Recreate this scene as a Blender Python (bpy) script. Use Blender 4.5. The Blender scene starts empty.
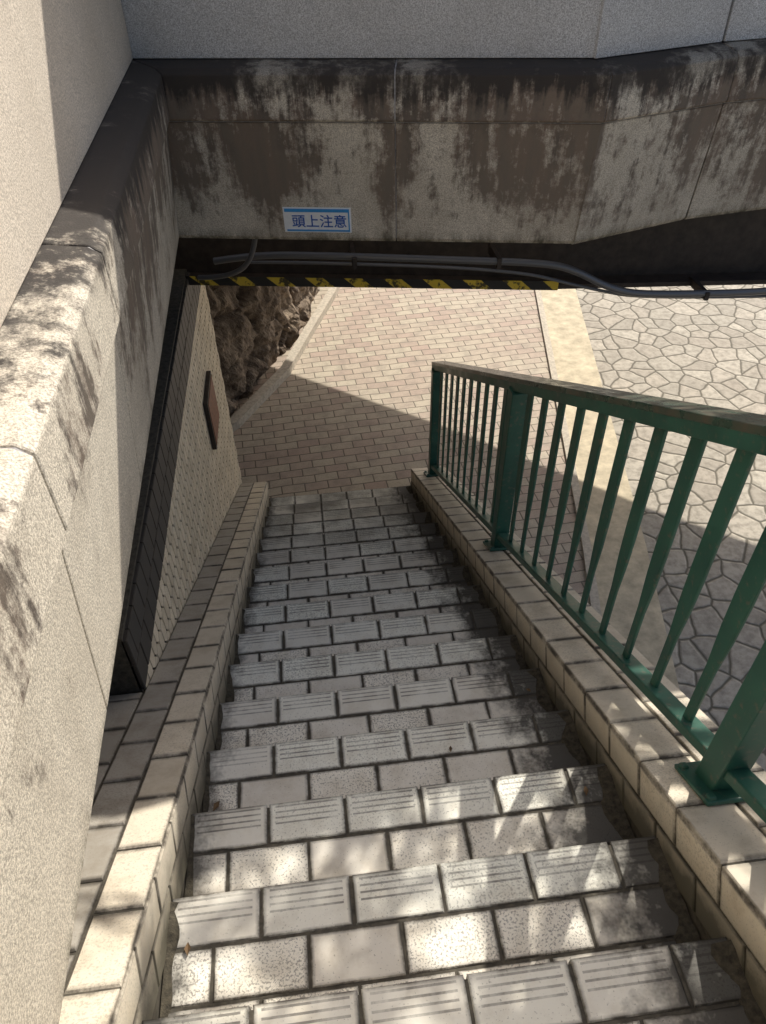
import bpy, bmesh, math, random
from mathutils import Vector, noise, Matrix
random.seed(7)
M=.55; H0=-1.53; T=.30; Y0=.78
XL,XR=-.47,.79
NS=15
YE=Y0+14*T
G=H0-M*(YE+T)
CH=.18
def nz(y): return H0-M*y
SUN=Vector((.45,.576,.682)).normalized()
scene=bpy.context.scene
# ---------- node helpers
def mat(name,rough=.8):
    m=bpy.data.materials.new(name);m.use_nodes=True
    nt=m.node_tree;b=nt.nodes['Principled BSDF'];b.inputs['Roughness'].default_value=rough
    return m,nt,b
class NT:
    def __init__(s,nt): s.nt=nt;s.geo=nt.nodes.new('ShaderNodeNewGeometry');s.pos=s.geo.outputs['Position']
    def n(s,t,**k):
        x=s.nt.nodes.new(t)
        for a,b in k.items(): setattr(x,a,b)
        return x
    def put(s,inp,v):
        if isinstance(v,bpy.types.NodeSocket): s.nt.links.new(v,inp)
        elif isinstance(v,tuple) and len(v)==3 and inp.type=='RGBA': inp.default_value=(*v,1)
        else: inp.default_value=v
    def math(s,op,a,b=None,c=None,clamp=False):
        x=s.n('ShaderNodeMath',operation=op,use_clamp=clamp);s.put(x.inputs[0],a)
        if b is not None: s.put(x.inputs[1],b)
        if c is not None: s.put(x.inputs[2],c)
        return x.outputs[0]
    def noise(s,scale,vec=None,detail=3,rough=.6,stretch=None):
        x=s.n('ShaderNodeTexNoise');x.inputs['Scale'].default_value=scale
        x.inputs['Detail'].default_value=detail;x.inputs['Roughness'].default_value=rough
        v=vec if vec is not None else s.pos
        if stretch:
            mp=s.n('ShaderNodeMapping');s.put(mp.inputs['Vector'],v);mp.inputs['Scale'].default_value=stretch;v=mp.outputs[0]
        s.put(x.inputs['Vector'],v);return x.outputs[0]
    def rng(s,v,a,b,c=0.,d=1.):
        x=s.n('ShaderNodeMapRange');s.put(x.inputs[0],v)
        for i,q in enumerate((a,b,c,d)): x.inputs[i+1].default_value=q
        return x.outputs[0]
    def mix(s,f,a,b,mode='MIX'):
        x=s.n('ShaderNodeMix',data_type='RGBA',blend_type=mode)
        s.put(x.inputs[0],f);s.put(x.inputs[6],a);s.put(x.inputs[7],b);return x.outputs[2]
    def xyz(s,v=None):
        x=s.n('ShaderNodeSeparateXYZ');s.put(x.inputs[0],v if v is not None else s.pos);return x.outputs
    def attr(s,name):
        return s.n('ShaderNodeAttribute',attribute_name=name)
    def bump(s,b,h,st=.5,dist=.01):
        x=s.n('ShaderNodeBump');x.inputs['Strength'].default_value=st;x.inputs['Distance'].default_value=dist
        s.put(x.inputs['Height'],h);s.nt.links.new(x.outputs[0],b.inputs['Normal'])

def M_tile(name,base,grooves=False,dirt=.5,speck=.7,rightdirt=True,var=.12,dark=(.045,.038,.03),foot=False,sp0=.66):
    m,nt,b=mat(name,.6);q=NT(nt)
    r=q.attr('rnd').outputs['Fac']
    col=q.mix(r,tuple(c*(1-var) for c in base),tuple(min(.92,c*(1+var*.6)) for c in base))
    big=q.noise(2.2,detail=3)
    sp=q.noise(170,detail=2,rough=.7)
    thr=q.rng(q.math('ADD',q.math('MULTIPLY',big,.6),q.math('MULTIPLY',r,.4)),.32,.68,sp0,.52)
    spm=q.math('MULTIPLY',q.rng(q.math('SUBTRACT',sp,thr),0,.05),speck)
    col=q.mix(spm,col,tuple(c*.28 for c in base))
    grime=q.noise(9,detail=5,rough=.7)
    col=q.mix(q.rng(grime,.45,.70,0,dirt),col,(base[0]*.48,base[1]*.42,base[2]*.33))
    uv=q.n('ShaderNodeUVMap');uv.uv_map='uv'
    x,y,_=q.xyz(uv.outputs[0])
    ex=q.math('MINIMUM',x,q.math('SUBTRACT',1.,x));ey=q.math('MINIMUM',y,q.math('SUBTRACT',1.,y))
    edge=q.rng(q.math('MINIMUM',ex,q.math('MULTIPLY',ey,.6)),.005,.05,1.,0.)
    col=q.mix(q.math('MULTIPLY',edge,q.rng(grime,.34,.56,.2,.95)),col,dark)
    h=q.math('MULTIPLY',sp,.25)
    if grooves:
        w=q.math('FRACT',q.math('MULTIPLY',q.math('SUBTRACT',y,.40),7.0))
        g=q.math('LESS_THAN',q.math('ABSOLUTE',q.math('SUBTRACT',w,.5)),.15)
        inb=q.math('MULTIPLY',q.math('GREATER_THAN',y,.40),q.math('LESS_THAN',y,.97))
        inx=q.math('MULTIPLY',q.math('GREATER_THAN',x,.08),q.math('LESS_THAN',x,.92))
        g=q.math('MULTIPLY',q.math('MULTIPLY',g,inb),inx)
        col=q.mix(q.math('MULTIPLY',g,q.rng(grime,.35,.6,.2,.8)),col,(.14,.13,.115))
        h=q.math('SUBTRACT',h,g)
    if foot:
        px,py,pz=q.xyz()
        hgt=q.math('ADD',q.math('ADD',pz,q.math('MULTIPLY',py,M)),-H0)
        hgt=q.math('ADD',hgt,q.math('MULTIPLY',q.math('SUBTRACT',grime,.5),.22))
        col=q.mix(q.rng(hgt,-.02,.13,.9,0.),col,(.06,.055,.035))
    if rightdirt:
        px,py,pz=q.xyz()
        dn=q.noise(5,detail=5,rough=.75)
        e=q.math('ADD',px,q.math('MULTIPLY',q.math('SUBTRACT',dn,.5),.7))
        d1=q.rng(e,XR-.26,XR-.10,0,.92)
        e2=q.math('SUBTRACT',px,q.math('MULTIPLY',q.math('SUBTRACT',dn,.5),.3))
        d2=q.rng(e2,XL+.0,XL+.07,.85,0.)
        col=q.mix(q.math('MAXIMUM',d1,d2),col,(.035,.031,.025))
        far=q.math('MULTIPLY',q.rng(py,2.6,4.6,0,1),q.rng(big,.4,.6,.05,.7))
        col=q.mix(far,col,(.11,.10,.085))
    q.put(b.inputs['Base Color'],col)
    q.bump(b,h,.4,.003)
    return m

def M_plain(name,base,scale=20,var=.3,rough=.85,bump=.3):
    m,nt,b=mat(name,rough);q=NT(nt)
    n=q.noise(scale,detail=4,rough=.65)
    col=q.mix(q.rng(n,.3,.7),tuple(c*(1-var) for c in base),tuple(c*(1+var) for c in base))
    q.put(b.inputs['Base Color'],col)
    if bump: q.bump(b,n,bump,.01)
    return m

def M_granite(name,base,stain=True,spk=.4,warm=(.095,.050,.038)):
    m,nt,b=mat(name,.85);q=NT(nt)
    n1=q.noise(190,detail=2,rough=.8)
    col=q.mix(q.rng(n1,.38,.62),tuple(c*(1-spk) for c in base),tuple(min(.85,c*(1+spk)) for c in base))
    lo=q.noise(1.7,detail=4);col=q.mix(q.rng(lo,.35,.7,0,.35),col,(base[0]*.62,base[1]*.58,base[2]*.52))
    if stain:
        x,y,z=q.xyz()
        st=q.noise(17,detail=5,rough=.7,stretch=(1,1,.10))     # runs
        bl=q.noise(2.7,detail=5,rough=.65,stretch=(1,1,.7))      # patches
        near=q.rng(y,.9,2.6,-.18,.03)
        med=q.noise(26,detail=4,rough=.75)
        s=q.math('ADD',q.math('ADD',q.math('MULTIPLY',st,.50),q.math('MULTIPLY',bl,.95)),near)
        s=q.math('ADD',s,q.math('MULTIPLY',q.math('SUBTRACT',med,.5),.34))
        s=q.math('ADD',s,q.rng(z,-1.48,-1.05,-.14,.015))
        s=q.math('ADD',s,q.rng(z,-.96,-.94,0.,.04))
        k=q.rng(s,.685,.80,0,.95)
        col=q.mix(k,col,q.mix(q.rng(st,.42,.58),warm,(.045,.033,.029)))
        # grey film
        col=q.mix(q.rng(q.math('ADD',bl,near),.36,.6,0,.5),col,(base[0]*.45,base[1]*.41,base[2]*.37))
        # black crust along the top edge with drips
        ed=q.math('ADD',z,q.math('MULTIPLY',q.math('SUBTRACT',st,.5),.30))
        ed=q.math('ADD',ed,q.math('MULTIPLY',q.math('SUBTRACT',med,.5),.12))
        ed=q.math('ADD',ed,q.math('MULTIPLY',near,.75))
        ek=q.math('MULTIPLY',q.rng(ed,-.85,-.785,0,.93),q.rng(z,-.95,-.94,0,1))
        col=q.mix(q.math('MULTIPLY',ek,q.rng(bl,.36,.5,.5,1.)),col,(.034,.029,.026))
        k2=q.math('MULTIPLY',q.rng(z,-1.52,-1.45,.85,0.),q.rng(st,.4,.6));col=q.mix(k2,col,(.065,.062,.035))
    q.put(b.inputs['Base Color'],col)
    q.bump(b,n1,.5,.003)
    return m

# ---------- mesh helpers
def finish(bm,name,mats,parent=None,smooth=False):
    me=bpy.data.meshes.new(name);bm.normal_update();bm.to_mesh(me);bm.free()
    for x in mats: me.materials.append(x)
    if smooth:
        for p in me.polygons: p.use_smooth=True
    o=bpy.data.objects.new(name,me);scene.collection.objects.link(o)
    if parent: o.parent=parent
    return o
def empty(name):
    o=bpy.data.objects.new(name,None);scene.collection.objects.link(o);return o
def newbm():
    bm=bmesh.new();bm.loops.layers.uv.new('uv');bm.loops.layers.float_color.new('rnd');return bm
def tile(bm,O,U,V,N,lu,lv,th=.012,bev=.003,mi=0,rnd=None,jz=.0016):
    uvl=bm.loops.layers.uv['uv'];cl=bm.loops.layers.float_color['rnd']
    if rnd is None: rnd=random.random()
    U=Vector(U);V=Vector(V);N=Vector(N);O=Vector(O)
    O=O+N*((random.random()-.5)*jz)
    def P(a,b,c): return bm.verts.new(O+U*a+V*b+N*c)
    bo=[P(0,0,-th),P(lu,0,-th),P(lu,lv,-th),P(0,lv,-th)]
    mi_=[P(0,0,-bev),P(lu,0,-bev),P(lu,lv,-bev),P(0,lv,-bev)]
    to=[P(bev,bev,0),P(lu-bev,bev,0),P(lu-bev,lv-bev,0),P(bev,lv-bev,0)]
    fs=[bm.faces.new(to)]
    for i in range(4):
        k=(i+1)%4
        fs.append(bm.faces.new((bo[i],bo[k],mi_[k],mi_[i])))
        fs.append(bm.faces.new((mi_[i],mi_[k],to[k],to[i])))
    for f in fs:
        f.material_index=mi
        for l in f.loops:
            d=l.vert.co-O
            l[uvl].uv=(d.dot(U)/lu,d.dot(V)/lv);l[cl]=(rnd,rnd,rnd,1)
def box(bm,a,b,mi=0):
    vs=[bm.verts.new((x,y,z)) for z in (a[2],b[2]) for y in (a[1],b[1]) for x in (a[0],b[0])]
    for f in ((0,2,3,1),(4,5,7,6),(0,1,5,4),(2,6,7,3),(0,4,6,2),(1,3,7,5)):
        fc=bm.faces.new([vs[i] for i in f]);fc.material_index=mi
def prism(bm,poly,axis,a,b,mi=0):
    def mk(p,t): return (t,p[0],p[1]) if axis=='x' else (p[0],p[1],t)
    v0=[bm.verts.new(mk(p,a)) for p in poly];v1=[bm.verts.new(mk(p,b)) for p in poly]
    fs=[bm.faces.new(v0),bm.faces.new(v1)]
    n=len(poly)
    for i in range(n): fs.append(bm.faces.new((v0[i],v0[(i+1)%n],v1[(i+1)%n],v1[i])))
    for f in fs:f.material_index=mi
    bmesh.ops.recalc_face_normals(bm,faces=fs)
    return fs
def obox(bm,C,U,V,N,a,b,c,mi=0):
    C=Vector(C);U=Vector(U);V=Vector(V);N=Vector(N)
    vs=[bm.verts.new(C+U*(i*a/2)+V*(j*b/2)+N*(k*c/2)) for k in(-1,1) for j in(-1,1) for i in(-1,1)]
    fs=[]
    for f in ((0,2,3,1),(4,5,7,6),(0,1,5,4),(2,6,7,3),(0,4,6,2),(1,3,7,5)):
        fc=bm.faces.new([vs[i] for i in f]);fc.material_index=mi;fs.append(fc)
    bmesh.ops.recalc_face_normals(bm,faces=fs)

# ---------- materials
m_nose=M_tile('nosing_tile',(.90,.86,.76),grooves=True,dirt=.35,speck=.6,sp0=.67)
m_step=M_tile('step_tile',(.87,.82,.72),speck=.75,dirt=.45,sp0=.66)
m_curb=M_tile('curb_tile',(.68,.61,.49),dirt=.5,speck=.35,rightdirt=False,foot=True)
m_curbd=M_tile('ledge_tile',(.40,.37,.32),dirt=.5,speck=.3,rightdirt=False)
m_grout=M_plain('grout_mortar',(.075,.066,.05),40,.5)
m_joint=M_plain('joint_sealant',(.34,.33,.33),40,.4)
m_conc=M_plain('concrete',(.28,.27,.25),12,.25)
m_gran=M_granite('washed_granite',(.61,.555,.465))
m_gtop=M_granite('parapet_granite',(.54,.54,.54),stain=False)
m_gleft=M_granite('washed_granite_wall',(.65,.58,.49),stain=False,spk=.3)
m_dark=M_plain('dark_steel',(.035,.026,.021),15,.5,.6)

# ---------- staircase
st=empty('stone_tile_staircase')
bm=newbm()
prof=[]
KS=-12
y=Y0+(KS-1)*T
prof.append((y,nz(y+T)-.004))
for k in range(KS,NS):
    yk=Y0+k*T; z=nz(yk)-.004
    prof.append((yk-.006,z)); prof.append((yk-.006,z-M*T if k<NS-1 else G-.2))
pb=[(y,G-.2)]
prism(bm,prof+pb,'x',XL-.02,XR+.02)
finish(bm,'core',[m_grout],st)
bm=newbm()
PW=.227;J=.008
for k in range(KS,NS):
    yk=Y0+k*T;z=nz(yk)
    rows=[(yk-.115,.118,0.,0,.035),(yk-.115-.122,.114,-.5,1,.012),(yk-.115-.122-.066,.058,0.,1,.012)]
    for (ys,lv,off,mi,th) in rows:
        x=XL+off*PW
        while x<XR-.03:
            a=max(x,XL);b=min(x+PW-J,XR)
            if b-a>.03:
                tile(bm,(a,ys,z),(1,0,0),(0,1,0),(0,0,1),b-a,lv,th,.003,mi,jz=.003)
            x+=PW
finish(bm,'tread_tiles',[m_nose,m_step],st)
bm=newbm()
for k in range(KS,NS):
    yk=Y0+k*T;z=nz(yk)-.04
    x=XL
    while x<XR-.03:
        b=min(x+PW-J,XR)
        tile(bm,(x,yk-.002,z-.118),(1,0,0),(0,0,1),(0,1,0),b-x,.116,.008,.002,0);x+=PW
finish(bm,'riser_tiles',[m_step],st)
m_soilg=M_plain('gutter_soil',(.055,.047,.032),60,.6,.95,.8)
bm=newbm()
for (xe,sg_) in ((XR,-1),(XL,1)):
    for k in range(-3,NS):
        yk=Y0+k*T;z=nz(yk)
        nn_=14;prev=None
        for i in range(nn_+1):
            y=yk-T+.002+(T-.01)*i/nn_
            wd=(.02+.075*abs(noise.noise(Vector((xe*3,y*9,k*.37))))) *(1 if sg_<0 else .45)
            hh_=.006+.022*abs(noise.noise(Vector((y*14,xe,2))))
            r_=[bm.verts.new((xe-sg_*.002,y,z+hh_)),bm.verts.new((xe+sg_*wd*.5,y,z+hh_*.5)),bm.verts.new((xe+sg_*wd,y,z-.001))]
            if prev:
                for a in range(2): bm.faces.new((prev[a],prev[a+1],r_[a+1],r_[a]))
            prev=r_
finish(bm,'gutter_soil',[m_soilg],st,True)

# ---------- curbs
sl=math.atan(M);U=Vector((0,math.cos(sl),-math.sin(sl)));N=Vector((0,math.sin(sl),math.cos(sl)))
def curb(name,x0,x1,rows,innerside,yend,mats_rows,extra=None):
    e=empty(name)
    bm=newbm();ys=Y0-12*T
    off=CH-.006
    prism(bm,[(ys,nz(ys)+off),(yend,nz(yend)+off),(yend,G-.1),(ys,G-.1)],'x',x0+.006,x1-.006)
    if extra:
        xe,ye_=extra[0],extra[1]
        prism(bm,[(ys,nz(ys)+off),(ye_,nz(ye_)+off),(ye_,G-.1),(ys,G-.1)],'x',xe,x0+.004)
    finish(bm,'core',[m_grout],e)
    bm=newbm()
    L=(yend-ys)/math.cos(sl);pl=.205
    def row(xa,w,mi,shift,L):
        s=-pl*shift
        while s<L:
            a=max(s,0);b=min(s+pl-.007,L)
            if b-a>.02:
                O=Vector((xa+.003,ys,nz(ys)+CH))+U*a
                tile(bm,O,(1,0,0),U,N,w-.007,b-a,.012,.004,mi,jz=.003)
            s+=pl
    for ri,(w,mi) in enumerate(rows):
        row(x0+sum(r[0] for r in rows[:ri]),w,mi,.5*(ri%2),L)
    if extra:
        L2=(extra[1]-ys)/math.cos(sl)
        row(x0-.125,.125,1,.5,L2);row(x0-.25,.125,1,0,L2)
    xf=x1 if innerside>0 else x0
    for r in range(2):
        s=-pl*.5*(r%2)
        while s<L:
            a=max(s,0);b=min(s+pl-.007,L)
            if b-a>.02:
                O=Vector((xf,ys,nz(ys)+CH))+U*a-N*(.012+r*.108)-N*.1
                tile(bm,O,U,N,(innerside,0,0),b-a,.1,.010,.003,0)
            s+=pl
    finish(bm,'tiles',mats_rows,e)
    return e
curb('tiled_curb',XR,XR+.30,[(.15,0),(.15,0)],-1,YE+.05,[m_curb])
curb('tiled_curb',-.70,XL,[(.115,1),(.115,0)],1,YE+.05,[m_curb,m_curbd],extra=(-.96,1.62))

# ---------- railing
m_green,nt,b=mat('green_paint',.4);q=NT(nt)
n=q.noise(40,detail=4);n3=q.noise(6,detail=3)
col=q.mix(q.rng(n3,.35,.65),(.018,.075,.055),(.032,.115,.082))
col=q.mix(q.rng(n,.57,.70,0,.85),col,(.12,.12,.09))
q.put(b.inputs['Base Color'],col);q.put(b.inputs['Roughness'],q.rng(n3,.3,.7,.3,.55))
m_hand,nt,b=mat('weathered_handrail_paint',.3);q=NT(nt)
n=q.noise(25,detail=4,stretch=(3,.4,.4))
q.put(b.inputs['Base Color'],q.mix(q.rng(n,.4,.65),(.035,.07,.05),(.11,.09,.065)));q.put(b.inputs['Roughness'],q.rng(n,.3,.7,.2,.45))
rail=empty('green_metal_railing')
RX=.93
bm=newbm()
ys,ye=-2.9,4.72
def rp(y,h,dx=0): return Vector((RX+dx,y,nz(y)+CH+h))
def beam(y0,y1,h,w,t,mi=0,dx=0):
    c=(rp(y0,h,dx)+rp(y1,h,dx))/2;L=(y1-y0)/math.cos(sl)
    obox(bm,c,U,(1,0,0),N,L,w,t,mi)
beam(ys,ye+.06,1.035,.055,.050,0)
beam(ys-.002,ye+.062,1.064,.10,.022,1,.02)
beam(ys,ye,.10,.055,.035)
posts=[-3.1,-1.12,.83,2.78,4.70]
for y in posts:
    c=rp(y,.5);obox(bm,c,(1,0,0),(0,1,0),(0,0,1),.075,.075,1.02)
    c=rp(y,.0);obox(bm,c+Vector((0,0,.012)),(1,0,0),U,N,.14,.17,.014)
    for sx in(-1,1):
        for sy in(-1,1): obox(bm,c+Vector((sx*.053,0,.02))+U*sy*.068,(1,0,0),U,N,.02,.02,.02)
for i in range(len(posts)-1):
    n_=11
    for j in range(1,n_):
        y=posts[i]+(posts[i+1]-posts[i])*j/n_
        b0=rp(y,.11)
        prof=[(0,.034),(.24,.036),(.38,.056),(.5,.062),(.92,.058)]
        pv=None
        for h,w in prof:
            cc=b0+Vector((0,0,h));t=.012
            ring=[bm.verts.new(cc+Vector((sx*t/2,sy*w/2,0))) for sx,sy in((-1,-1),(1,-1),(1,1),(-1,1))]
            if pv:
                for a in range(4): bm.faces.new((pv[a],pv[(a+1)%4],ring[(a+1)%4],ring[a]))
            pv=ring
o=finish(bm,'rails_and_balusters',[m_green,m_hand],rail)
bv=o.modifiers.new('bev','BEVEL');bv.width=.004;bv.segments=2;bv.limit_method='ANGLE'

# ---------- bridge parapet sweep
A=Vector((-.36,-4));B=Vector((-.535,3.80));C=Vector((1.38,3.42));D=Vector((2.05,3.64));E=Vector((6.0,4.25))
path=[A,B,C,D,E]
def nrm(p,q):
    d=(q-p).normalized();return Vector((d.y,-d.x))
def station(i,off):
    if i==0: return path[0]+nrm(path[0],path[1])*off
    if i==len(path)-1: return path[-1]+nrm(path[-2],path[-1])*off
    n1=nrm(path[i-1],path[i]);n2=nrm(path[i],path[i+1])
    m=(n1+n2);m=m/ m.dot(n1)
    return path[i]+m*off
def pt(seg,t,off):
    if t<=0: return station(seg,off)
    if t>=1: return station(seg+1,off)
    return path[seg].lerp(path[seg+1],t)+nrm(path[seg],path[seg+1])*off
def sweep(name,profile,joints,mats,parent,gap=.0025,bev=.004):
    bm=newbm()
    for seg in range(len(path)-1):
        L=(path[seg+1]-path[seg]).length
        js=[0]+[j/L for j in joints[seg]]+[1]
        for i in range(len(js)-1):
            t0=js[i]+(gap/L if i>0 else (gap/L if seg>1 else 0));t1=js[i+1]-(gap/L if i<len(js)-2 else 0)
            v0=[];v1=[]
            for off,z in profile:
                a=pt(seg,t0,off);b_=pt(seg,t1,off)
                v0.append(bm.verts.new((a.x,a.y,z)));v1.append(bm.verts.new((b_.x,b_.y,z)))
            n=len(profile);fs=[]
            for k in range(n): fs.append(bm.faces.new((v0[k],v0[(k+1)%n],v1[(k+1)%n],v1[k])))
            fs.append(bm.faces.new(v0));fs.append(bm.faces.new(v1))
            for f in fs: f.material_index=1 if (seg==0 and len(mats)>1) else 0
            bmesh.ops.recalc_face_normals(bm,faces=fs)
    o=finish(bm,name,mats,parent)
    bv=o.modifiers.new('bev','BEVEL');bv.width=bev;bv.segments=2;bv.limit_method='ANGLE';bv.angle_limit=math.radians(25)
    return o
br=empty('concrete_road_bridge')
LJ=[[3.4,4.2,5.05,5.88],[1.03],[],[1.2,2.4]]
TOPZ=1.05
sweep('upper_parapet',[(-.13,TOPZ),(-.13,-.718),(-.40,-.718),(-.40,TOPZ)],[[1.5],[],[],[1.2]],[m_gtop,m_gleft],br)
sweep('parapet_coping',[(-.42,TOPZ+.08),(-.10,TOPZ+.08),(-.10,TOPZ+.002),(-.42,TOPZ+.002)],[[],[],[],[]],[m_gtop],br)
sweep('cornice',[(-.40,-.722),(-.131,-.722),(-.03,-.735),(.0,-.755),(0,-.935),(-.012,-.945),(-.40,-.945)],LJ,[m_gran],br,bev=.006)
sweep('fascia',[(-.40,-.951),(-.020,-.951),(-.075,-1.50),(-.09,-1.52),(-.40,-1.52)],LJ,[m_gran],br)
sweep('joint_backing',[(-.38,-.70),(-.135,-.727),(-.028,-.74),(-.005,-.76),(-.005,-.93),(-.03,-.955),(-.081,-1.50),(-.38,-1.50)],[[],[],[],[]],[m_joint],br,bev=.0005)
gl=[Vector((-.9,4.55)),Vector((1.5,4.10)),Vector((3.2,3.93)),Vector((7,4.6))]
def ribbon(line,z0,z1,thick,mi=0):
    n_all=len(line)
    def off(i):
        if i==0: return nrm(line[0],line[1])
        if i==n_all-1: return nrm(line[-2],line[-1])
        a=nrm(line[i-1],line[i]);b_=nrm(line[i],line[i+1]);m=a+b_;return m/m.dot(a)
    A_=[(p,p-off(i)*thick) for i,p in enumerate(line)]
    V=[[bm.verts.new((*p,z0)),bm.verts.new((*p,z1)),bm.verts.new((*r,z1)),bm.verts.new((*r,z0))] for p,r in A_]
    fs=[]
    for i in range(n_all-1):
        for a in range(4): fs.append(bm.faces.new((V[i][a],V[i][(a+1)%4],V[i+1][(a+1)%4],V[i+1][a])))
    fs.append(bm.faces.new(V[0]));fs.append(bm.faces.new(V[-1]))
    for f in fs:f.material_index=mi
    bmesh.ops.recalc_face_normals(bm,faces=fs)
bm=newbm()
ribbon(gl,-1.97,-1.35,.03)
ribbon([p+Vector((0,-.10)) for p in gl],-2.0,-1.972,.22)
finish(bm,'steel_girder',[m_dark],br)
m_tape,nt,b=mat('hazard_tape',.5);q=NT(nt)
x,y_,z_=q.xyz()
w=q.math('FRACT',q.math('MULTIPLY',q.math('ADD',x,q.math('MULTIPLY',z_,1.2)),4.3))
s=q.math('LESS_THAN',w,.46)
wear=q.rng(q.noise(16,detail=5,rough=.7),.43,.50,.08,1)
col=q.mix(q.math('MULTIPLY',s,wear),(.02,.02,.02),(.66,.48,.05))
q.put(b.inputs['Base Color'],col)
bm=newbm()
ribbon([p+Vector((0,-.104)) for p in gl[:2]],-2.006,-1.950,.003)
finish(bm,'hazard_tape',[m_tape],br)
far=[Vector((9,3.9)),Vector((6.05,5.6)),Vector((4.55,6.8)),Vector((2.95,8.3)),Vector((1.35,9.6)),Vector((-2,12.2)),Vector((-8,12.2))]
near=[(-8,4.5),(-.9,4.5),(1.5,4.07),(3.2,3.9),(9,3.88)]
bm=newbm();prism(bm,[tuple(p) for p in near]+[tuple(p) for p in far],'z',-1.45,-1.15)
finish(bm,'deck_slab',[m_conc],br)
bm=newbm();ribbon([far[i] for i in range(len(far)-1,-1,-1)],-1.6,.4,.25);finish(bm,'far_parapet',[m_gtop],br)
bm=newbm();box(bm,(-8,-6,G-.2),(-.965,4.4,-1.16))
finish(bm,'embankment_road',[m_conc])

# pipe
m_pipe,nt,b=mat('grey_conduit',.35);q=NT(nt);q.put(b.inputs['Base Color'],(.15,.15,.155));b.inputs['Metallic'].default_value=.3
def tube(name,pts,r,m,parent=None):
    cu=bpy.data.curves.new(name,'CURVE');cu.dimensions='3D';cu.bevel_depth=r;cu.bevel_resolution=4
    s=cu.splines.new('NURBS');s.points.add(len(pts)-1);s.order_u=3;s.use_endpoint_u=True
    for i,p in enumerate(pts): s.points[i].co=(*p,1)
    cu.materials.append(m);o=bpy.data.objects.new(name,cu);scene.collection.objects.link(o)
    if parent:o.parent=parent
    return o
pe=empty('conduit_pipe')
tube('run',[(-.5,4.25,-1.80),(-.3,4.2,-1.76),(0,4.12,-1.74),(.9,3.95,-1.76),(1.3,3.88,-1.77),(1.5,3.85,-1.80),(1.75,3.8,-1.93),(2.0,3.78,-1.97),(3,3.7,-1.97),(5,3.95,-1.95)],.020,m_pipe,pe)
tube('run_thin',[(-.3,4.25,-1.82),(.0,4.16,-1.80),(1.2,3.94,-1.83),(1.6,3.86,-1.93),(2.0,3.82,-2.02),(3,3.74,-2.02)],.009,m_pipe,pe)
tube('branch',[(-.6,4.2,-1.87),(-.42,4.1,-1.84),(-.25,3.95,-1.68),(-.22,3.92,-1.5)],.014,m_pipe,pe)
for xx,yy in ((.3,4.05),(1.1,3.92),(2.3,3.76),(2.9,3.71)):
    bm=newbm();box(bm,(xx-.012,yy-.03,-2.0 if xx>2 else -1.80),(xx+.012,yy+.2,-1.955 if xx>2 else -1.74));finish(bm,'clip',[m_dark],pe)

# ---------- tile side wall
wallx=-.70
wl=empty('tiled_side_wall')
bm=newbm();box(bm,(wallx-.22,1.63,G-.1),(wallx-.008,5.22,-1.95));finish(bm,'core',[m_grout],wl)
bm=newbm()
uvl=bm.loops.layers.uv['uv'];cl=bm.loops.layers.float_color['rnd']
hw,hh=.062,.145
def hexa(cy,cz):
    pts=[(0,hh/2),(hw/2,hh*.28),(hw/2,-hh*.28),(0,-hh/2),(-hw/2,-hh*.28),(-hw/2,hh*.28)]
    r=random.random();s=.82
    top=[bm.verts.new((wallx,cy+a*s,cz+c*(s+.08))) for a,c in pts];bo=[bm.verts.new((wallx-.009,cy+a*.88,cz+c*.94)) for a,c in pts]
    fs=[bm.faces.new(top)]+[bm.faces.new((bo[i],bo[(i+1)%6],top[(i+1)%6],top[i])) for i in range(6)]
    for f in fs:
        for l in f.loops:
            l[uvl].uv=(.5+(l.vert.co.y-cy)/hw*.8,.5+(l.vert.co.z-cz)/hh*.8);l[cl]=(r,r,r,1)
    bmesh.ops.recalc_face_normals(bm,faces=fs)
row=0;z=-2.28
while z>G:
    y=1.68+(row%2)*hw/2
    while y<5.18:
        if z>nz(y)-.1: hexa(y,z)
        y+=hw
    z-=hh*.78;row+=1
m_hex=M_tile('hex_tile',(.76,.67,.52),dirt=.4,speck=.3,rightdirt=False,var=.18)
finish(bm,'hexagon_tiles',[m_hex],wl)
m_blk=M_tile('black_tile',(.045,.043,.042),dirt=.2,speck=.2,rightdirt=False)
bm=newbm()
y=1.63
while y<5.2:
    tile(bm,(wallx+.006,y,-2.24),(0,1,0),(0,0,1),(1,0,0),min(.098,5.22-y),.135,.02,.003)
    tile(bm,(wallx+.006,max(y-.05,1.63),-2.10),(0,1,0),(0,0,1),(1,0,0),min(.098,5.27-y) if y>1.64 else .05,.135,.02,.003);y+=.105
finish(bm,'black_trim',[m_blk],wl)
m_pl=M_plain('rust_brown_board',(.20,.075,.04),30,.4,.6)
bm=newbm();box(bm,(wallx+.002,4.02,-2.98),(wallx+.03,4.42,-2.62))
box(bm,(wallx+.03,4.04,-2.96),(wallx+.034,4.40,-2.64),1)
finish(bm,'notice_plaque',[m_dark,m_pl])

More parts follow.
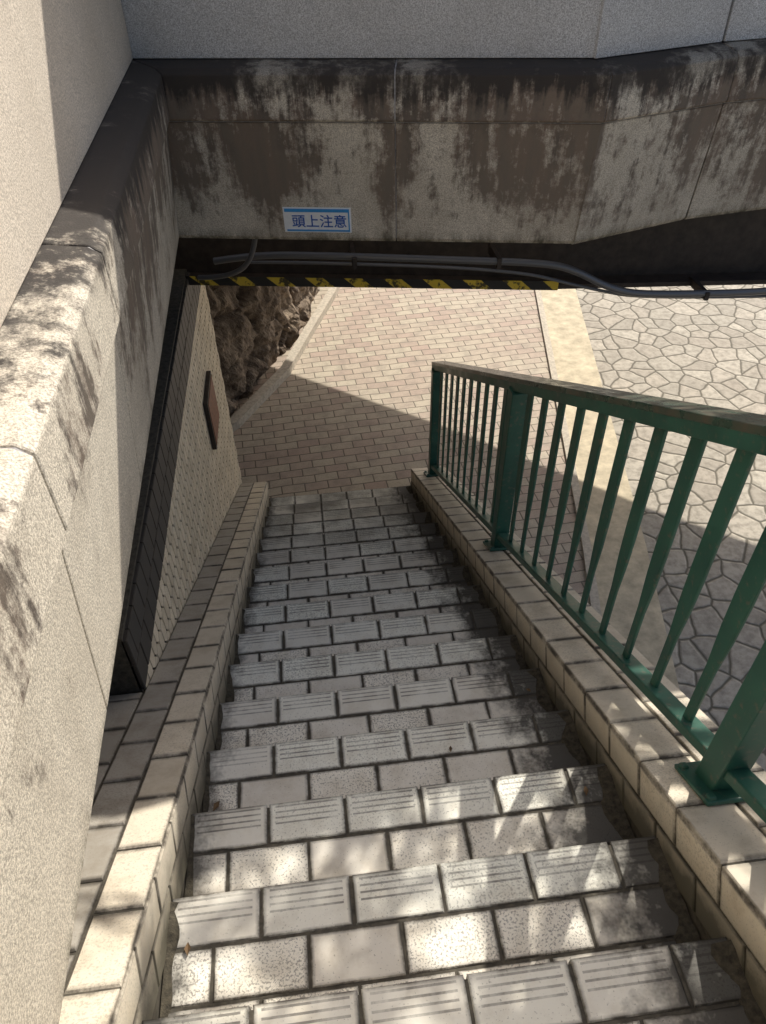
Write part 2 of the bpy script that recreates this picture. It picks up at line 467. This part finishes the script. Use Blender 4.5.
# ---------- ground
m_soil=M_plain('ground_soil',(.16,.14,.11),2,.3)
bm=newbm();box(bm,(-300,-300,G-.5),(300,300,G-.012));finish(bm,'ground',[m_soil])
m_br,nt,b=mat('brick_paving',.8);q=NT(nt)
mp=q.n('ShaderNodeMapping');wn=q.noise(1.2,detail=2)
wv=q.n('ShaderNodeVectorMath',operation='ADD');q.put(wv.inputs[0],q.pos)
cmb=q.n('ShaderNodeCombineXYZ');q.put(cmb.inputs[1],q.math('MULTIPLY',wn,.08));q.put(wv.inputs[1],cmb.outputs[0])
q.put(mp.inputs['Vector'],wv.outputs[0]);mp.inputs['Rotation'].default_value=(0,0,math.radians(-4))
bt=q.n('ShaderNodeTexBrick');q.put(bt.inputs['Vector'],mp.outputs[0])
bt.inputs['Scale'].default_value=1;bt.inputs['Brick Width'].default_value=.215;bt.inputs['Row Height'].default_value=.112
bt.inputs['Mortar Size'].default_value=.007;bt.inputs['Mortar Smooth'].default_value=.4;bt.inputs['Bias'].default_value=-.15
bt.inputs['Color1'].default_value=(.52,.455,.355,1);bt.inputs['Color2'].default_value=(.43,.32,.265,1);bt.inputs['Mortar'].default_value=(.14,.12,.09,1)
n=q.noise(7,detail=5);n2=q.noise(120,detail=2)
col=q.mix(q.rng(n,.45,.7,0,.5),bt.outputs[0],(.23,.20,.165))
col=q.mix(q.rng(n2,.4,.7,0,.35),col,(.18,.16,.13))
q.put(b.inputs['Base Color'],col);q.bump(b,q.math('SUBTRACT',q.math('MULTIPLY',n2,.2),bt.outputs[1]),.4,.005)
KL=[(1.6,1.5),(2.2,4.2),(2.69,6.76),(3.09,8.87),(3.9,13),(6,20)]
bm=newbm()
poly=[(-3,YE-1.2),(1.05,YE-1.2),(1.05,1.5)]+KL+[(-3,20)]
v=[bm.verts.new((x,y,G-.002)) for x,y in poly];bm.faces.new(v)
finish(bm,'brick_pavement',[m_br])
m_fl,nt,b=mat('flagstones',.85);q=NT(nt)
wn=q.n('ShaderNodeTexNoise');wn.inputs['Scale'].default_value=4;q.put(wn.inputs['Vector'],q.pos)
wv=q.n('ShaderNodeMix',data_type='VECTOR');wv.inputs[0].default_value=.07
q.put(wv.inputs[4],q.pos);q.put(wv.inputs[5],wn.outputs[1])
def vor(feat):
    v_=q.n('ShaderNodeTexVoronoi',feature=feat,voronoi_dimensions='2D');v_.inputs['Scale'].default_value=4.7;v_.inputs['Randomness'].default_value=1.
    q.put(v_.inputs['Vector'],wv.outputs[1]);return v_
e=vor('DISTANCE_TO_EDGE').outputs['Distance'];c=vor('F1').outputs['Color']
cx,cy,cz=q.xyz(c)
col=q.mix(cx,(.36,.33,.275),(.52,.48,.40));col=q.mix(q.math('MULTIPLY',cy,.4),col,(.38,.32,.26))
col=q.mix(q.rng(q.noise(14,detail=6,rough=.7),.42,.65,0,.7),col,(.20,.18,.145))
jm=q.rng(e,.02,.06,.9,0.)
col=q.mix(jm,col,(.10,.09,.065))
q.put(b.inputs['Base Color'],col);q.bump(b,q.rng(e,.0,.09),.6,.012)
bm=newbm();W=.46
kl2=[(x+W,y-.08) for x,y in KL]
v=[bm.verts.new((x,y,G-.004)) for x,y in kl2+[(25,20),(25,-4),(1.2,-4)]];bm.faces.new(v)
finish(bm,'flagstone_pavement',[m_fl])
m_gut=M_plain('cream_gutter_concrete',(.52,.45,.32),7,.3)
bm=newbm()
for i in range(len(KL)-1):
    (x0,y0),(x1,y1)=KL[i],KL[i+1];(x2,y2),(x3,y3)=kl2[i],kl2[i+1]
    bm.faces.new([bm.verts.new(p) for p in((x0,y0,G+.002),(x2,y2,G+.002),(x3,y3,G+.002),(x1,y1,G+.002))])
finish(bm,'gutter_strip',[m_gut])
m_kerb=M_plain('kerb_stone',(.48,.43,.35),30,.25)
bm=newbm()
ribbon([Vector(p) for p in KL],G-.1,G+.025,.07)
lk=[Vector((.85,11)),Vector((.31,9.1)),Vector((0.0,8.25)),Vector((-.33,7.3)),Vector((-.86,6.38)),Vector((-1.7,5.5))]
ribbon(lk,G-.1,G+.09,.10)
finish(bm,'kerb_stones',[m_kerb])
# rock wall
m_rock,nt,b=mat('rough_rock',.9);q=NT(nt)
n=q.noise(5,detail=5,rough=.7);n2=q.noise(35,detail=4,rough=.7)
col=q.mix(q.rng(n,.35,.65),(.08,.055,.038),(.32,.25,.18));col=q.mix(q.rng(n2,.5,.7,0,.6),col,(.05,.038,.028))
q.put(b.inputs['Base Color'],col);q.bump(b,n2,.8,.02)
bm=newbm()
line=[p+Vector((-.14,.05)) for p in lk]
seglen=[(line[i+1]-line[i]).length for i in range(len(line)-1)];tot=sum(seglen)
def along(s):
    for i,l in enumerate(seglen):
        if s<=l or i==len(seglen)-1: return line[i].lerp(line[i+1],s/l)
        s-=l
nu,nv=220,100;grid=[]
n_=Vector((1,-.55)).normalized()
for i in range(nu+1):
    s=tot*i/nu;p=along(s)
    rowv=[]
    for j in range(nv+1):
        z=G-.05+2.9*j/nv
        d,pp=noise.voronoi(Vector((s*1.7+.3*noise.noise(Vector((s*3,z*3,1))),z*2.6,.3)))
        e=min(1,(d[1]-d[0])*5.0)
        off=.09*math.sqrt(max(e,0))+.12*noise.fractal(Vector((s*3,z*3,0)),1,2,4)+.10*noise.noise(pp[0]*3)
        rowv.append(bm.verts.new((p.x+n_.x*(off-.04),p.y+n_.y*(off-.04),z)))
    grid.append(rowv)
for i in range(nu):
    for j in range(nv): bm.faces.new((grid[i][j],grid[i+1][j],grid[i+1][j+1],grid[i][j+1]))
finish(bm,'rock_retaining_wall',[m_rock])

# ---------- sign
sg=empty('overhead_warning_sign')
m_w=M_plain('sign_white',(.80,.82,.83),60,.05,.4,0);m_b=M_plain('sign_blue',(.04,.28,.62),60,.1,.4,0);m_db=M_plain('sign_dark_blue',(.015,.10,.42),60,.1,.4,0)
dirv=(C-B).normalized();nn=nrm(B,C)
tilt=math.atan(.055/.549)
sc=B+dirv*.465
ud=Vector((dirv.x,dirv.y,0));nh=Vector((nn.x,nn.y,0))
z0=-1.47;off=-.020-.055*((-.951-z0)/.549)
zd=(Vector((0,0,math.cos(tilt)))+nh*math.sin(tilt)).normalized();nd=ud.cross(zd).normalized()
if nd.dot(nh)<0: nd=-nd
base=Vector((sc.x,sc.y,z0))+nh*off+nd*.003
def plate(name,u0,u1,z0,z1,d,m):
    bm=newbm();obox(bm,base+ud*((u0+u1)/2)+zd*((z0+z1)/2)+nd*d,ud,zd,nd,u1-u0,z1-z0,.004);return finish(bm,name,[m],sg)
plate('panel',0,.34,0,.128,0,m_w)
plate('blue_band',.008,.332,.106,.122,.003,m_b);plate('blue_lower',.012,.332,.006,.014,.003,m_b)
plate('blue_side',.326,.332,.014,.106,.003,m_b)
cu=bpy.data.curves.new('lettering','FONT');cu.body='頭上注意';cu.size=.070;cu.extrude=.0006;cu.offset=.0005
cu.materials.append(m_db);to=bpy.data.objects.new('lettering',cu);scene.collection.objects.link(to);to.parent=sg
mt=Matrix((( ud.x,zd.x,nd.x),(ud.y,zd.y,nd.y),(ud.z,zd.z,nd.z))).to_4x4()
mt.translation=base+ud*.040+zd*.033+nd*.004
to.matrix_world=mt

# ---------- dead leaves on steps
m_dl=M_plain('dead_leaf',(.16,.10,.05),50,.4)
bm=newbm()
for (x,k,dy) in ((.35,2,.1),(-.42,0,.12),(.74,-1,.2),(.70,1,.08),(-.43,2,.2),(.72,3,.1)):
    yk=Y0+k*T;c=Vector((x,yk-dy,nz(yk)+.006));a=random.random()*6.28
    u_=Vector((math.cos(a),math.sin(a),.1));v_=Vector((-math.sin(a),math.cos(a),.25))
    L=random.uniform(.010,.02)
    vs=[bm.verts.new(c+u_*L),bm.verts.new(c+v_*L*.5+Vector((0,0,.004))),bm.verts.new(c-u_*L),bm.verts.new(c-v_*L*.5+Vector((0,0,.006)))]
    bm.faces.new(vs)
finish(bm,'fallen_leaves',[m_dl])

# ---------- tree (off to the sun side, over the bridge)
m_leaf,nt,b=mat('leaf',.5);q=NT(nt)
r=q.attr('rnd').outputs['Fac'];q.put(b.inputs['Base Color'],q.mix(r,(.035,.07,.015),(.09,.13,.03)))
m_bark=M_plain('bark',(.12,.09,.07),30,.4)
tr=empty('willow_tree')
cc=Vector((.38,.62,-1.98))+SUN*4.3
bm=newbm();cl=bm.loops.layers.float_color['rnd']
twigs=[]
for i in range(56):
    while True:
        d=Vector((random.uniform(-1,1),random.uniform(-1,1),random.uniform(-1,1)))
        if d.length<1: break
    c0=cc+Vector((d.x*.95,d.y*.62,d.z*.28+.05))
    dr=Vector((random.gauss(.5,.5),random.gauss(-.6,.4),random.gauss(0,.25))).normalized()
    twigs.append((c0-dr*.35,c0+dr*.35))
    for j in range(24):
        p=c0+dr*random.uniform(-.38,.38)+Vector([random.gauss(0,.02) for _ in range(3)])
        a=(dr+Vector([random.gauss(0,.35) for _ in range(3)])).normalized();b_=a.cross(Vector((random.random()-.5,random.random()-.5,1))).normalized()
        L=random.uniform(.06,.11);W_=L*.19
        vs=[bm.verts.new(p+a*L),bm.verts.new(p+b_*W_),bm.verts.new(p-a*L),bm.verts.new(p-b_*W_)]
        f=bm.faces.new(vs);rr=random.random()
        for l in f.loops:l[cl]=(rr,rr,rr,1)
finish(bm,'leaves',[m_leaf],tr)
def limb(name,pts):
    cu=bpy.data.curves.new(name,'CURVE');cu.dimensions='3D';cu.bevel_depth=1;s=cu.splines.new('NURBS');s.points.add(len(pts)-1);s.order_u=3;s.use_endpoint_u=True
    for i,(p,r) in enumerate(pts): s.points[i].co=(*p,1);s.points[i].radius=r
    cu.materials.append(m_bark);o=bpy.data.objects.new(name,cu);scene.collection.objects.link(o);o.parent=tr
tb=Vector((8.2,4.6,G));fk=tb+Vector((-3.0,-.6,6.0))
limb('trunk',[(tb,.2),(tb+Vector((-.2,0,3)),.16),(tb+Vector((-1.1,-.2,5.2)),.12),(fk,.07),(cc+Vector((.4,0,.25)),.02)])
for i,(a,b_) in enumerate(twigs):
    if i%4==0:
        s0=fk.lerp(cc+Vector((.4,0,.25)),.45+.5*random.random())
        limb('branch_%d'%i,[(s0,.016),(s0.lerp(a,.6)+Vector((0,0,.12)),.010),(a,.006),(b_,.003)])

# ---------- light
w=bpy.data.worlds.new("World");scene.world=w;w.use_nodes=True
sk=w.node_tree.nodes.new('ShaderNodeTexSky');sk.sky_type='NISHITA';sk.sun_disc=False
sk.sun_elevation=math.asin(SUN.z);sk.sun_rotation=math.atan2(SUN.x,SUN.y);sk.dust_density=4;sk.air_density=1.0
bg=w.node_tree.nodes['Background'];w.node_tree.links.new(sk.outputs[0],bg.inputs[0]);bg.inputs[1].default_value=.15
ld=bpy.data.lights.new('sun','SUN');ld.energy=5;ld.angle=math.radians(.5);ld.color=(1,.94,.84)
lo=bpy.data.objects.new('sun',ld);scene.collection.objects.link(lo);lo.rotation_euler=SUN.to_track_quat('Z','Y').to_euler()
scene.view_settings.view_transform='Standard';scene.view_settings.look='None';scene.view_settings.exposure=0

# ---------- camera
f=740;p=math.radians(42.3);yaw=math.radians(6.1);ro=.0209
F=Vector((math.sin(yaw)*math.cos(p),math.cos(yaw)*math.cos(p),-math.sin(p)))
Rl=Vector((math.cos(yaw),-math.sin(yaw),0));Ul=Rl.cross(F)
R=(Rl*math.cos(ro)-Ul*math.sin(ro)).normalized();Up=R.cross(F)
cd=bpy.data.cameras.new('camera');cam=bpy.data.objects.new('camera',cd);scene.collection.objects.link(cam)
cam.matrix_world=Matrix(((R.x,Up.x,-F.x),(R.y,Up.y,-F.y),(R.z,Up.z,-F.z))).to_4x4()
cd.sensor_fit='VERTICAL';cd.sensor_height=24;cd.lens=24*f/1024;cd.clip_end=2000;cd.clip_start=.05
scene.camera=cam
